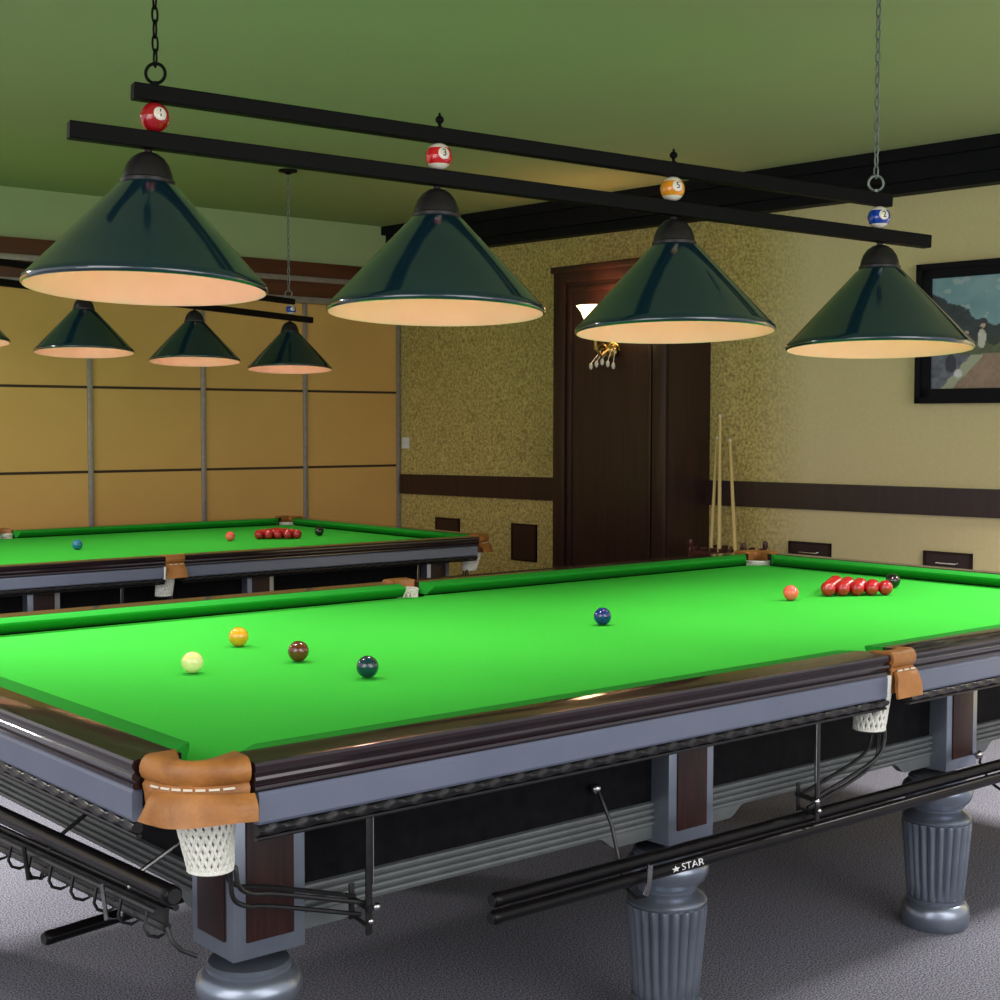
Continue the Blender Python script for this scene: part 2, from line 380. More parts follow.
# framed landscape
def painting():
    ya, yb, za, zb = 1.00, 2.185, .70, 1.41
    o = thing('framed_painting', 'landscape painting in a heavy black frame on the gold wallpaper', 'painting', (wx(1.6), 1.6, .70 + ZB))
    g = G(); t = .075
    for a, b, c, d in ((ya, yb, zb - t, zb), (ya, yb, za, za + t), (ya, ya + t, za, zb), (yb - t, yb, za, zb)):
        g.joinin(on_end_wall('', a, b, c, d, .035, None))
    t = .03
    for a, b, c, d in ((ya, yb, zb - t, zb), (ya, yb, za, za + t), (ya, ya + t, za, zb), (yb - t, yb, za, zb)):
        g.joinin(on_end_wall('', a, b, c, d, .05, None))
    build('frame', g, M['cornice'], o, smooth=False)
    ya += .07; yb -= .07; za += .07; zb -= .07
    nx, nz = 190, 104
    v = []; f = []; cols = []
    rnd = random.Random(3)
    blobs = [(rnd.random(), rnd.random(), rnd.random()) for _ in range(400)]
    lat = [[rnd.random() for _ in range(64)] for _ in range(64)]
    def vn(x, y):
        i, j = int(x) % 63, int(y) % 63; a, b = x - int(x), y - int(y); a, b = a * a * (3 - 2 * a), b * b * (3 - 2 * b)
        return (lat[i][j] * (1 - a) + lat[i + 1][j] * a) * (1 - b) + (lat[i][j + 1] * (1 - a) + lat[i + 1][j + 1] * a) * b
    def noise(u, w, s):
        x, y = u * s * 3.4 + 5, w * s * 2.1 + 9
        return .6 * vn(x, y) + .28 * vn(x * 2.3 + 3, y * 2.3 + 7) + .12 * vn(x * 5.1, y * 5.1)
    figs = [(.27, .44, .022, .09, (.6, .56, .5)), (.275, .555, .014, .018, (.55, .4, .3)), (.20, .42, .03, .06, (.10, .02, .025)), (.19, .50, .012, .018, (.5, .38, .3)),
            (.33, .43, .035, .05, (.02, .03, .02)), (.44, .34, .03, .075, (.62, .58, .52)), (.46, .43, .014, .02, (.5, .4, .32)), (.40, .25, .012, .05, (.5, .47, .43)), (.52, .30, .03, .07, (.03, .03, .05)),
            (.60, .36, .03, .08, (.5, .12, .08)), (.61, .45, .013, .018, (.5, .4, .3)), (.70, .34, .05, .05, (.45, .42, .38)), (.15, .14, .022, .035, (.6, .6, .62)), (.11, .23, .03, .08, (.02, .02, .04)), (.80, .35, .03, .08, (.06, .08, .2))]
    def paint(u, w):
        n1, n2, n3 = noise(u, w, 2), noise(u + .3, w, 6), noise(u, w + .7, 15)
        sky = [a + (b - a) * n1 for a, b in zip((.10, .24, .30), (.30, .45, .50))]
        if n2 > .72: sky = [x * .6 + .22 for x in sky]
        c = sky
        tl = .80 - .9 * (u - .02) + .08 * n2 if u < .3 else .52 + .06 * n2 + .05 * n1
        tl = max(tl, .52 + .06 * n2)
        if u > .78: tl = max(tl, .5 + .8 * (u - .78) + .07 * n3)
        if w < tl:
            c = [x * (.5 + n3) for x in (.016, .032, .036)]
            if n3 * n2 > .62: c = [.06, .10, .10]
        if w < .40 + .03 * n1: c = [x * (.6 + .8 * n3) for x in (.10, .12, .05)]
        if w < .30 + .02 * n2:
            e = .10 + .55 * w
            c = [x * (.75 + .5 * n3) for x in (.30, .19, .13)] if u > e + .03 * n2 else ([.38, .38, .26] if u > e - .06 + .02 * n3 else [x * (.4 + 1.3 * n3) for x in (.10, .11, .15)])
        for (fu, fw_, a, b, fc) in figs:
            if ((u - fu) / a) ** 2 + ((w - fw_) / b) ** 2 < 1 + .5 * (n3 - .5): c = [x * (.8 + .4 * n3) for x in fc]
        return c
    for j in range(nz + 1):
        for i in range(nx + 1):
            u, w = i / nx, j / nz
            y = yb + (ya - yb) * u
            v.append((wx(y) - .02, y, za + (zb - za) * w)); cols.append(paint(u, w))
    for j in range(nz):
        for i in range(nx):
            k = j * (nx + 1) + i; f.append((k, k + nx + 1, k + nx + 2, k + 1))
    g = G().add(v, f)
    bk = on_end_wall('', ya, yb, za, zb, .019, None)
    m, N, K, b = new_mat('oil_painting'); setp(b, Roughness=.35)
    at = N.new('ShaderNodeVertexColor'); at.layer_name = 'paint'; K.new(at.outputs['Color'], b.inputs['Base Color'])
    nb = len(v); g.joinin(bk)
    c = build('canvas', g, m, o, smooth=False)
    ca = c.data.color_attributes.new('paint', 'FLOAT_COLOR', 'POINT')
    for i in range(len(c.data.vertices)):
        ca.data[i].color = (*cols[i], 1) if i < nb else (.2, .15, .1, 1)
painting()

# ------------------------------------------------------------------ snooker table
def corner_map(cx, cy):
    return lambda x, y, z: ((x if cx == 0 else L - x), (y if cy == 0 else W - y), z)
MID = L / 2

def make_table():
    T = thing('snooker_table', 'nearest snooker table with tan leather pockets and fluted silver legs', 'snooker table', (MID, W / 2, 0), 'snooker tables')
    # cloth bed with bites at the six pockets
    e = .022
    poly = []
    def cpts(cx, cy):
        c = (-.045, -.045); r = .072
        pts = [(-e, .026)] + [(c[0] + r * cos(a), c[1] + r * sin(a)) for a in [radians(70 - 50 * i / 8) for i in range(9)]] + [(.026, -e)]
        return [(x if cx == 0 else L - x, y if cy == 0 else W - y) for x, y in pts]
    def mpts(cy):
        pts = [(MID - .048, -e)] + [(MID + .046 * cos(a), -.055 + .05 * sin(a)) for a in [radians(150 - 120 * i / 8) for i in range(9)]] + [(MID + .048, -e)]
        return [(x, y if cy == 0 else W - y) for x, y in pts]
    poly = cpts(0, 0) + mpts(0) + cpts(1, 0)[::-1] + cpts(1, 1) + mpts(1)[::-1] + cpts(0, 1)[::-1]
    g = G().prism(poly, -.04, 0, lambda u, v, d: (u, v, d)); build('cloth', g, M['felt'], T, smooth=False)
    g = G().box((.03, .03, -.075), (L - .03, W - .03, -.0405)); build('slate', g, M['black'], T, smooth=False)

    # profile sweep along one rail: d = distance outwards from the nose
    def rail_map(side):
        if side == 'near': return lambda t, d, z: (t, -d, z)
        if side == 'far': return lambda t, d, z: (t, W + d, z)
        if side == 'baulk': return lambda t, d, z: (-d, t, z)
        return lambda t, d, z: (L + d, t, z)
    segs = [('near', 0, MID), ('near', MID, L), ('far', 0, MID), ('far', MID, L), ('baulk', 0, W), ('top', 0, W)]
    for side, a, b in segs:
        fm = rail_map(side)
        ca, cb = a == 0, b in (L, W)          # corner (True) or middle pocket (False) at either end
        # cushion
        prof = [(0, .0365), (.004, .0385), (.062, .0435), (.066, .0435), (.066, .004), (.032, .002), (.006, .027), (.001, .031)]
        def start(corner, d):
            if corner: return .085 - (.085 - .012) * (min(max(d, 0), .066) / .066) ** .8
            return .062 - .018 * (max(d, 0) / .066) ** .6
        nseg = 40; rings = []
        for i in range(nseg + 1):
            q = i / nseg
            rings.append([fm((a + start(ca, d)) * (1 - q) + (b - start(cb, d)) * q, d, z) for d, z in prof])
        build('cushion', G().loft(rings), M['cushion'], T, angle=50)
        # lacquered wooden rail with three beads
        prof = [(.064, .044), (.145, .0445), (.151, .043), (.154, .038), (.154, .031), (.150, .026), (.149, .0235), (.1535, .020), (.1545, .015), (.1525, .0105), (.149, .009), (.1475, .007),
                (.1525, .004), (.153, -.001), (.1505, -.005), (.146, -.006), (.13, -.006), (.13, -.03), (.066, -.03), (.066, .0)]
        sa = -.008 if ca else .043; sb = -.008 if cb else .043
        if not ca: sa = .040
        if not cb: sb = .060 if False else .045
        x0, x1 = a + (sa if ca else .045), b - (sb if cb else .045)
        g = G().loft([[fm(x0 + (x1 - x0) * i / 12, d, z) for d, z in prof] for i in range(13)])
        build('rail', g, M['wood'], T, angle=25)
        # grey band below the rail
        y0_, y1_ = a + (.0 if ca else .047), b - (.0 if cb else .047)
        g = G().loft([[fm(t, d, z) for d, z in [(.132, -.0065), (.1475, -.0065), (.151, -.012), (.151, -.056), (.148, -.061), (.132, -.061)]] for t in (y0_, y1_)])
        rp = build('rail_panel', g, M['grey'], T, angle=30)
        # carved rope moulding under the grey band, with a plain bead under it
        g = G(); n = int((y1_ - y0_) / .006); rings = []
        for i in range(n + 1):
            t = y0_ + (y1_ - y0_) * i / n
            ring = []
            for k in range(12):
                al = 2 * pi * k / 12; r = .0105 * (1 + .11 * cos(3 * al + 2 * pi * (t - y0_) / .06))
                ring.append(fm(t, .141 + r * cos(al), -.0715 + .95 * r * sin(al)))
            rings.append(ring)
        g.loft(rings)
        g.loft([[fm(t, .139 + .006 * cos(2 * pi * k / 8), -.0865 + .004 * sin(2 * pi * k / 8)) for k in range(8)] for t in (y0_, y1_)])
        g.loft([[fm(t, d, z) for d, z in [(.136, -.061), (.136, -.082), (-.06, -.082), (-.06, -.061)]] for t in (y0_ + (.07 if ca else 0), y1_ - (.07 if cb else 0))])
        build('rope_moulding', g, M['rope'], rp)
    # recessed frame: black boards with a ribbed grey skirting and lobes beside the legs
    R = .085; legx = [.128, 1.24, 2.342, L - .128]; hw = .075
    legy = [.105, W - .105]
    for side, ln, lg in (('near', L, legx), ('far', L, legx), ('baulk', W, legy), ('top', W, legy)):
        fm0 = rail_map(side); R_, zo = (R, 0) if side in ('near', 'far') else (.11, .016)
        fm = (lambda fm0, zo: lambda t, d, z: fm0(t, d, z + (zo if z < -.2 else 0)))(fm0, zo)
        g = G().loft([[fm(t, d, z) for d, z in [(-R_, -.078), (-R_, -.262), (-R_ - .02, -.262), (-R_ - .02, -.078)]] for t in (.11, ln - .11)])
        bd = build('frame_board', g, M['black'], T, smooth=False)
        prof = [(-R_ - .02, -.262)]
        for i in range(4):
            z0 = -.262 - .0145 * i
            prof += [(-R_ + .000, z0 - .001), (-R_ + .008, z0 - .003), (-R_ + .010, z0 - .007), (-R_ + .008, z0 - .011), (-R_ + .0, z0 - .0135)]
        prof += [(-R_, -.322), (-R_ - .02, -.322)]
        g = G().loft([[fm(t, d, z) for d, z in prof] for t in (.11, ln - .11)])
        for i in range(len(lg) - 1):
            p, q = lg[i] + hw - .01, lg[i + 1] - hw + .01
            for s0, sg in ((p, 1), (q, -1)):
                po = [(0, -.318), (0, -.348), (.125, -.348)] + [(.125 + .055 * k / 8, -.348 + .028 * (.5 - .5 * cos(pi * k / 8))) for k in range(1, 9)] + [(.18, -.318)]
                g.prism([(s0 + sg * u, v) for u, v in po], -R_ + .004, -R_ - .016, lambda u, v, d: fm(u, d, v))
        build('skirting', g, M['rib'], T, angle=30)
    # eight fluted legs under square blocks
    for i, lx in enumerate(legx):
        for j, ly in enumerate(legy):
            g = G()
            hb = .075
            g.box((lx - hb, ly - hb, -.357), (lx + hb, ly + hb, -.078), bev=.004)
            z = -ZB
            low = [(.086, z), (.091, z + .008), (.094, z + .03), (.092, z + .055), (.084, z + .068), (.078, z + .072), (.080, z + .078), (.081, z + .084)]
            g.lathe(low + [(.0, z + .0842)], (lx, ly, 0), n=40)
            fl = [(.0735, z + .082), (.0785, z + .088)] + [(.0785 + .017 * k / 6, z + .088 + .205 * k / 6) for k in range(1, 7)] + [(.094, z + .300), (.089, z + .304)]
            def md(r, zz, a, z=z):
                k = min(1, max(0, (zz - z - .084) / .012)) * min(1, max(0, (z + .302 - zz) / .010))
                return r * (1 - .12 * k * (1 - abs(sin(11 * a)) ** .9))
            g.lathe(fl, (lx, ly, 0), n=176, mod=md)
            up = [(.0, z + .3035), (.093, z + .3035), (.094, z + .309), (.088, z + .318), (.075, z + .326), (.067, z + .333), (.068, z + .339), (.074, z + .342), (.076, z + .348),
                  (.088, z + .358), (.096, z + .374), (.098, z + .388), (.094, z + .402), (.084, z + .412), (.078, z + .416), (.080, z + .424), (.074, z + .430)]
            g.lathe(up, (lx, ly, 0), n=40)
            lg = build('leg', g, M['silver'], T, angle=40)
            sy = -1 if j == 0 else 1
            p = G().box((lx - .049, ly + sy * (hb + .004), -.325), (lx + .049, ly + sy * (hb - .004), -.088), bev=.002)
            build('wood_inlay', p, M['panelwood'], lg)
            p = G().box((lx - .066, ly + sy * (hb + .006), -.357), (lx - .052, ly + sy * (hb - .004), -.082), bev=.002).box((lx + .052, ly + sy * (hb + .006), -.357), (lx + .066, ly + sy * (hb - .004), -.082), bev=.002)
            if i in (0, 3):
                sx = -1 if i == 0 else 1
                q = G().box((lx + sx * (hb + .004), ly - .049, -.325), (lx + sx * (hb - .004), ly + .049, -.088), bev=.002)
                build('wood_inlay', q, M['panelwood'], lg)
    # corner pockets
    for cx in (0, 1):
        for cy in (0, 1):
            fm = corner_map(cx, cy); g = G(); n = 28; rings = []
            A, B, Cc = (-.146, -.018), (-.015, -.153), (-.140, -.142)
            a, b, c = (-.066, .002), (.002, -.066), (-.150, -.150)
            for i in range(n + 1):
                t = i / n
                o = Vector(bez(A, Cc, B, t)); q = Vector(bez(a, c, b, t)); w = (o - q); wl = w.length; w.normalize()
                k = .5 + .5 * cos(2 * pi * (t - .5)) # fuller in the middle
                r = min(.021, wl * .48)
                ring = []
                for (dd, z) in [(0, .046), (0, .006), (.3, .0)]: pass
                sec = [(q, 0, .049)]
                pts = []
                pts.append((q - w * .002, .040)); pts.append((q + w * .004, .0495)); pts.append((q + w * max(.006, wl - r), .053))
                for m_ in range(1, 7):
                    al = pi / 2 - pi * m_ / 7
                    pts.append((o - w * r + w * r * cos(al) * 1.02, .031 + .022 * sin(al)))
                pts.append((o - w * .006, .005)); pts.append((o - w * .010, -.012)); pts.append((o - w * .014, -.045)); pts.append((o - w * min(.024, wl * .8), -.045)); pts.append((o - w * min(.026, wl * .85), .006)); pts.append((q - w * .001, .012))
                rings.append([fm(p.x, p.y, z) for p, z in pts])
            g.loft(rings)
            lp = build('pocket_leather', g, M['leather'], T, angle=60)
            # stitches
            g = G()
            for i in range(7):
                t0 = .10 + .8 * (i + .12) / 7; t1 = .10 + .8 * (i + .88) / 7
                pts = []
                for k in range(4):
                    t = t0 + (t1 - t0) * k / 3; o = Vector(bez(A, Cc, B, t)); q = Vector(bez(a, c, b, t)); w = (o - q).normalized()
                    p = o - w * .005; pts.append(fm(p.x, p.y, .0065))
                g.tube(pts, .0022, n=6)
            build('stitching', g, M['stitch'], lp)
            # hanging leather flap
            rings = []
            for i in range(n + 1):
                t = i / n; ex = 1.0
                o = Vector(bez((-.142, -.046), (-.142, -.152), (-.016, -.170), t)); w = Vector(bez(A, Cc, B, t)) - Vector(bez(a, c, b, t)); w.normalize()
                wave = .004 * sin(t * 7 + 1); zt = -.004 + .004 * sin(t * pi); zb = -.047 - .004 * sin(t * 5.2 + .4)
                fl = .010 + .002 * (1 - t)
                tg = (Vector((1, -1)).normalized()) * (-.012 if t < .15 else 0) * (1 - t / .15 if t < .15 else 0)
                pts = [(o - w * .018, zt - .002), (o - w * (.008 + .004 * sin(pi * t)), zt + .002), (o + w * (.003 + wave), zt - .012), (o + w * (fl * .6 + wave), (zt + zb) / 2), (o + w * fl + tg, zb), (o + w * (fl - .005) + tg, zb - .001),
                       (o + w * (fl * .6 - .006 + wave), (zt + zb) / 2), (o - w * .004, zt - .014)]
                rings.append([fm(p.x, p.y, z) for p, z in pts])
            build('leather_flap', G().loft(rings), M['leather'], lp, angle=60)
            # white net bag
            build('net', net_bag((-.054, -.054), .060, .036, .012, -.150, (.024, .012), fm, 22), M['net'], lp)
            g = G(); c0 = (-.030, -.042); ring = [fm(c0[0] + .033 * cos(2 * pi * k / 20), c0[1] + .033 * sin(2 * pi * k / 20), -.150) for k in range(20)]
            g.tube(ring, .0045, n=8, close=True)
            hg = build('net_ring', g, M['iron'], lp)
            ball_rail(T, fm, [(-.030 + .033, -.05, -.150), (.005, -.052, -.185), (.035, -.046, -.205), (.08, -.03, -.215), (.303, .0, -.288)], .303, 1)
    for cy in (0, 1):
        fm = corner_map(0, cy); g = G(); n = 16; rings = []
        for i in range(n + 1):
            t = -1 + 2 * i / n
            x = MID + .0465 * t
            yo = -.166 + .004 * t * t; yi = -.112 - .030 * sqrt(max(0, 1 - t * t)) + .02
            r = .018
            pts = [(yi, .040), (yi - .003, .049), (yo + r, .053)]
            for m_ in range(1, 7):
                al = pi / 2 - pi * m_ / 7; pts.append((yo + r - r * cos(al), .031 + .022 * sin(al)))
            pts += [(yo + .006, .006), (yo + .010, -.012), (yo + .012, -.05), (yo + .022, -.05), (yo + .024, .015), (yi, .024)]
            rings.append([fm(x, y, z) for y, z in pts])
        g.loft(rings); lp = build('pocket_leather', g, M['leather'], T, angle=60)
        rings = []
        for i in range(13):
            t = i / 12; x0 = MID - .042 + .084 * t; xb = MID - .050 + .100 * t; wv = .004 * sin(6 * t)
            pts = [(x0, -.158, .003), (x0, -.166, .004), (x0, -.172 + wv, -.008), (xb, -.176 + wv, -.03), (xb, -.180, -.059), (xb, -.174, -.060), (xb, -.168 + wv, -.03), (x0, -.163, -.010)]
            rings.append([fm(*p) for p in pts])
        build('leather_flap', G().loft(rings), M['leather'], lp, angle=60)
        g = G()
        for i in range(3): g.tube([fm(MID - .036 + .026 * i, -.1665, .006), fm(MID - .018 + .026 * i, -.1665, .006)], .0022, n=6)
        build('stitching', g, M['stitch'], lp)
        nb = net_bag((MID - .005, -.085), .046, .036, .020, -.150, (-.012, .012), fm, 18)
        st = G().tube([fm(MID - .048, -.150, -.005), fm(MID - .050, -.150, -.06), fm(MID - .040, -.115, -.10), fm(MID - .035, -.08, -.145)], .006, n=6)
        nb.joinin(st); build('net', nb, M['net'], lp)
        g = G(); ring = [fm(MID - .017 + .036 * cos(2 * pi * k / 20), -.073 + .036 * sin(2 * pi * k / 20), -.152) for k in range(20)]
        g.tube(ring, .0045, n=8, close=True); build('net_ring', g, M['iron'], lp)
        ball_rail(T, fm, [(MID - .017 + .03, -.08, -.152), (MID + .012, -.08, -.19), (MID - .005, -.078, -.215), (MID - .05, -.07, -.24), (1.56, -.05, -.292)], 1.56, -1)
    return T

def net_bag(c, r0, r1, z0, z1, sh, fm, n=18):
    """open-weave bag: two families of cords winding down a tapering tube"""
    g = G()
    for sg in (1, -1):
        for k in range(n):
            pts = []
            for i in range(9):
                t = i / 8; a = 2 * pi * k / n + sg * t * 1.7; r = r0 + (r1 - r0) * t ** .8
                pts.append(fm(c[0] + sh[0] * t + r * cos(a), c[1] + sh[1] * t + r * sin(a), z0 + (z1 - z0) * t))
            g.tube(pts, .0040, n=5)
    for t in (0, 1):
        r = r0 + (r1 - r0) * t
        g.tube([fm(c[0] + sh[0] * t + r * cos(2 * pi * k / 20), c[1] + sh[1] * t + r * sin(2 * pi * k / 20), z0 + (z1 - z0) * t) for k in range(20)], .005, n=6, close=True)
    return g

def ball_rail(T, fm, pts, xe, sg):
    g = G()
    def smooth(p):
        for _ in range(2):
            q = [p[0]]
            for a, b in zip(p[:-1], p[1:]):
                a, b = Vector(a), Vector(b); q += [tuple(a * .75 + b * .25), tuple(a * .25 + b * .75)]
            q.append(p[-1]); p = q
        return p
    for dy, dz in ((-.018, .0), (.018, .004), (.0, -.026)):
        g.tube([fm(x, y + dy * (1 if i else .4), z + (dz if i > 1 else dz * .3)) for i, (x, y, z) in enumerate(smooth(pts))], .0045, n=8)
    o = build('ball_rail', g, M['iron'], T)
    y = pts[-1][1]
    g = G().box(*[fm(xe - .007, y - .03, -.345), fm(xe + .007, y - .026, -.083)], bev=.001)
    g.tube([fm(xe, y - .034, -.296), fm(xe, y + .034, -.290)], .006, n=8)
    g.tube([fm(xe, y - .028, -.33), fm(xe, y + .028, -.322)], .004, n=8)
    g.box(fm(xe - .006, y + .026, -.33), fm(xe + .006, y + .03, -.262), bev=.001)
    h = build('hanger', g, M['iron'], o)
    g = G().box(fm(xe + sg * .0075, y - .031, -.25), fm(xe + sg * .0095, y - .025, -.10)).sphere(fm(xe + sg * .012, y - .036, -.293), .008, 10, 8).sphere(fm(xe, y - .034, -.318), .006, 10, 8)
    build('bracket_bolt', g, M['chrome'], o)

T1 = make_table()
T2 = copy_tree(T1); T2.name = 'snooker_table'
T2['label'] = 'farther snooker table, beside the tan panelled wall'
T2.location = (MID * .987 + .124, W / 2 * .987 + 3.893, 0); T2.scale = (.987, .987, .9436)

# hooks and holder of the nearest table only
def hook(T, x, y0, z0, zt):
    g = G().tube([(x, y0, z0), (x, y0 - .02, z0 - .004), (x, min(.02, y0 - .015), min(-.27, z0 - .02)), (x, -.02, zt - .05), (x, -.055, zt - .066), (x, -.082, zt - .055), (x, -.092, zt - .03), (x, -.094, zt + .012)], .0042, n=8)
    h = build('cue_hook', g, M['iron'], T)
    g = G().tube([(x, -.084, zt - .052), (x, -.093, zt - .03), (x, -.096, zt + .016)], .006, n=8)
    build('hook_tip', g, M['chrome'], h)
    build('hook_bolt', G().sphere((x, y0 - .012, z0), .012, 10, 8), M['chrome'], h)
for x, y0, z0 in ((.975, .082, -.200), (2.405, .028, -.325), (2.95, .082, -.2)): hook(T1, x, y0, z0, -.345)

# wire holder along the baulk end with tube and loops
g = G(); XH = -.075
for dx, z in ((-.018, -.232), (.018, -.232)): g.tube([(XH + dx, .03, z), (XH + dx, .9, z - .034)], .006, n=8)
g.tube([(XH, .03, -.262), (XH, .9, -.296)], .009, n=8)
g.tube([(XH, .03, -.262), (XH + .004, .018, -.285), (XH + .014, .004, -.298), (XH + .036, -.008, -.310)], .004, n=8)
g.add([(XH - .004, .03, -.228), (XH + .004, .03, -.228), (XH + .004, .9, -.262), (XH - .004, .9, -.262), (XH - .004, .03, -.262), (XH + .004, .03, -.262), (XH + .004, .9, -.296), (XH - .004, .9, -.296)],
      [(0, 1, 2, 3), (7, 6, 5, 4), (0, 4, 5, 1), (1, 5, 6, 2), (2, 6, 7, 3), (3, 7, 4, 0)])
RH = build('rest_holder', g, M['iron'], T1)
for k in range(9):
    y = .06 + .1 * k; z = -.264 - .0389 * (y - .03)
    g = G().tube([(XH - .020, y, z + .03), (XH - .026, y, z), (XH - .022, y - .006, z - .012), (XH - .008, y - .012, z - .017), (XH + .006, y - .012, z - .014), (XH + .018, y, z + .03)], .0035, n=6)
    build('wire_loop', g, M['iron'], RH)
for y, m in ((.20, 'chrome'), (.55, 'iron')):
    z = -.264 - .0389 * (y - .03)
    g = G().tube([(.105, y, -.145), (.05, y, -.17), (XH + .02, y, z + .05), (XH - .005, y, z - .02), (XH - .03, y, z - .015), (XH - .038, y, z + .05)], .0045, n=8)
    build('holder_arm', g, M[m], RH)

def cue_tube(p, q, r, label, group):
    p, q = Vector(p), Vector(q); d = (q - p).normalized()
    o = thing('cue_tube', label, 'cue tube', (p.x, p.y, p.z + ZB), group)
    g = G().tube([p, p + d * .004, p + d * .02, p + d * .024, q - d * .024, q - d * .02, q], [r * .8, r * .98, r, r * .96, r * .96, r, r * .9], n=20)
    build('tube', g, M['tube'], o)
    g = G().tube([p - d * .002, p + d * .018], [r * .75, r * .75], n=16); build('end_cap', g, M['iron'], o)
    return o
TG = 'black tubes hung on the table'
cue_tube((.585, -.045, -.337), (3.05, -.045, -.345), .0155, 'upper of two long black tubes hung along the nearest table side', TG)
tb = cue_tube((.565, -.066, -.362), (3.05, -.066, -.371), .0145, 'lower of two long black tubes hung along the nearest table side, white lettering', TG)
cue_tube((-.082, -.012, -.196), (-.082, 1.25, -.228), .017, 'black tube slung high along the baulk end of the nearest table', TG)
cue_tube((-.045, .621, -.452), (1.35, .81, -.424), .0150, 'loose black tube sticking out from under the nearest table at left', TG)
# supports for the loose tube under the table
for x in (.45, 1.2):
    y = .621 + (x + .045) * .1355; z = -.452 + (x + .045) * .02
    g = G().tube([(x, y + .03, -.085), (x, y + .03, z), (x, y, z - .019), (x, y - .028, z + .01)], .005, n=8); build('under_hook', g, M['iron'], T1)

def text_geo(txt, size, depth=.0):
    cu = bpy.data.curves.new('t', 'FONT'); cu.body = txt; cu.size = size; cu.extrude = depth; cu.align_x = 'CENTER'; cu.align_y = 'CENTER'; cu.resolution_u = 3
    ob = bpy.data.objects.new('t', cu); COL.objects.link(ob)
    dg = bpy.context.evaluated_depsgraph_get(); me = bpy.data.meshes.new_from_object(ob.evaluated_get(dg))
    v = [tuple(x.co) for x in me.vertices]; f = [tuple(p.vertices) for p in me.polygons]
    bpy.data.objects.remove(ob); bpy.data.curves.remove(cu); bpy.data.meshes.remove(me)
    return v, f
# lettering on the upper tube
v, f = text_geo('STAR', .031)
g = G()
star = []
for k in range(10):
    r = .014 if k % 2 == 0 else .006; a = pi / 2 + pi * k / 5; star.append((-.054 + r * cos(a), r * sin(a) * .8, 0))
g.add(v, f).add(star, [tuple(range(10))])
xt = 1.125; rt = .0156
g.map(lambda x, y, z: (xt + x, -.066 - rt * cos(y * .7 / rt + .12), -.3640 - x * .0036 + rt * sin(y * .7 / rt + .12)))
build('white_lettering', g, M['white'], tb, smooth=False)

# ------------------------------------------------------------------ balls
BR = .02625
ball_src = {}
def ball(name_mat, x, y, label, group=None, table=1, name='snooker_ball'):
    if 'm' not in ball_src:
        g = G().sphere((0, 0, 0), BR, 32, 18)
        ball_src['m'] = True
    key = name_mat
    if key not in ball_src:
        o = build(name, G().sphere((0, 0, 0), BR, 32, 18), M[name_mat], None, up=False); ball_src[key] = o
    else:
        o = ball_src[key].copy(); COL.objects.link(o)
    if table == 1: o.location = (x, y, ZB + BR + .0004)
    else: o.location = (.124 + .987 * x, 3.893 + .987 * y, .9436 * ZB + BR + .0004)
    tag(o, label, 'ball', group)
    return o
ball('yellow_ball', .742, 1.199, 'yellow snooker ball on the near table, farthest back of the four at left')
ball('brown_ball', .732, .888, 'brown snooker ball on the near table, between the yellow and dark teal balls')
ball('teal_ball', .732, .588, 'dark teal snooker ball on the near table, right of the brown one')
ball('cue_ball', .447, .905, 'pale yellowish white cue ball, leftmost ball on the near table')
ball('blue_ball', 1.7816, .8812, 'dark blue snooker ball alone in the middle of the near table')
ball('pink_ball', 2.692, .909, 'orange pink snooker ball on the near table, left of its red pack')
ball('black_ball', 3.280, .913, 'black snooker ball on the near table, right of its red pack')
ball('skyblue_ball', 1.777, .880, 'light blue snooker ball alone on the farther table', table=2)
ball('pink_ball', 2.66, .882, 'orange pink snooker ball on the farther table, left of its red pack', table=2)
ball('black_ball', 3.24, .885, 'black snooker ball on the farther table, right of its red pack', table=2)
ROW = ['apex', 'second row', 'third row', 'fourth row', 'back row']
def pack(x0, y0, t, where, ang=0):
    for r in range(5):
        for k in range(r + 1):
            dx, dy = r * BR * 2 * .868, (k - r / 2) * BR * 2.004
            x = x0 + dx * cos(ang) - dy * sin(ang); y = y0 + dx * sin(ang) + dy * cos(ang)
            if r == 0: lab = 'red ball at the apex of the red pack on %s' % where
            else:
                pos = 'front end' if k == 0 else ('rear end' if k == r else '%s from front' % ['', 'second', 'third', 'fourth'][k])
                lab = '%s red ball, %s of the pack on %s' % (pos, ROW[r], where)
            ball('red_ball', x, y, lab, 'red pack on %s' % where, t)
pack(2.89, .905, 1, 'the near table')
pack(2.845, .889, 2, 'the farther table')

# ------------------------------------------------------------------ hanging lamp fixtures
def spacer(name, T, c, r, m, digit, striped, view):
    """numbered ball between the bars; number disc turned towards 'view' (unit vector)"""
    g = G().sphere((0, 0, 0), r, 32, 20)
    if striped:
        for i, f in enumerate(g.f):
            z = sum(g.v[k][2] for k in f) / len(f)
            if abs(z) > r * .60: g.m[i] = 1
    g.map(lambda x, y, z: (c[0] + x, c[1] + y, c[2] + z))
    o = build(name, g, [M[m], M['ivory_ball']], T)
    zax = Vector(view).normalized(); xax = Vector((0, 0, 1)).cross(zax).normalized(); yax = zax.cross(xax)
    d = G(); n = 20; rr = r * 1.004; rings = []
    for al in (.0, .14, .30, .46, .49):
        q = rr if al < .49 else r * .99
        rings.append([Vector(c) + zax * q * cos(al) + (xax * cos(2 * pi * k / n) + yax * sin(2 * pi * k / n)) * q * sin(al) for k in range(n)])
    d.loft(rings, caps=False); build('number_disc', d, M['ivory_ball'], o)
    v, f = text_geo(digit, r * .78)
    t = G().add(v, f).map(lambda x, y, z: tuple(Vector(c) + xax * x + yax * y + zax * sqrt(max(1e-9, (r * 1.035) ** 2 - x * x - y * y))))
    build('number', t, M['black'], o, smooth=False)
    return o

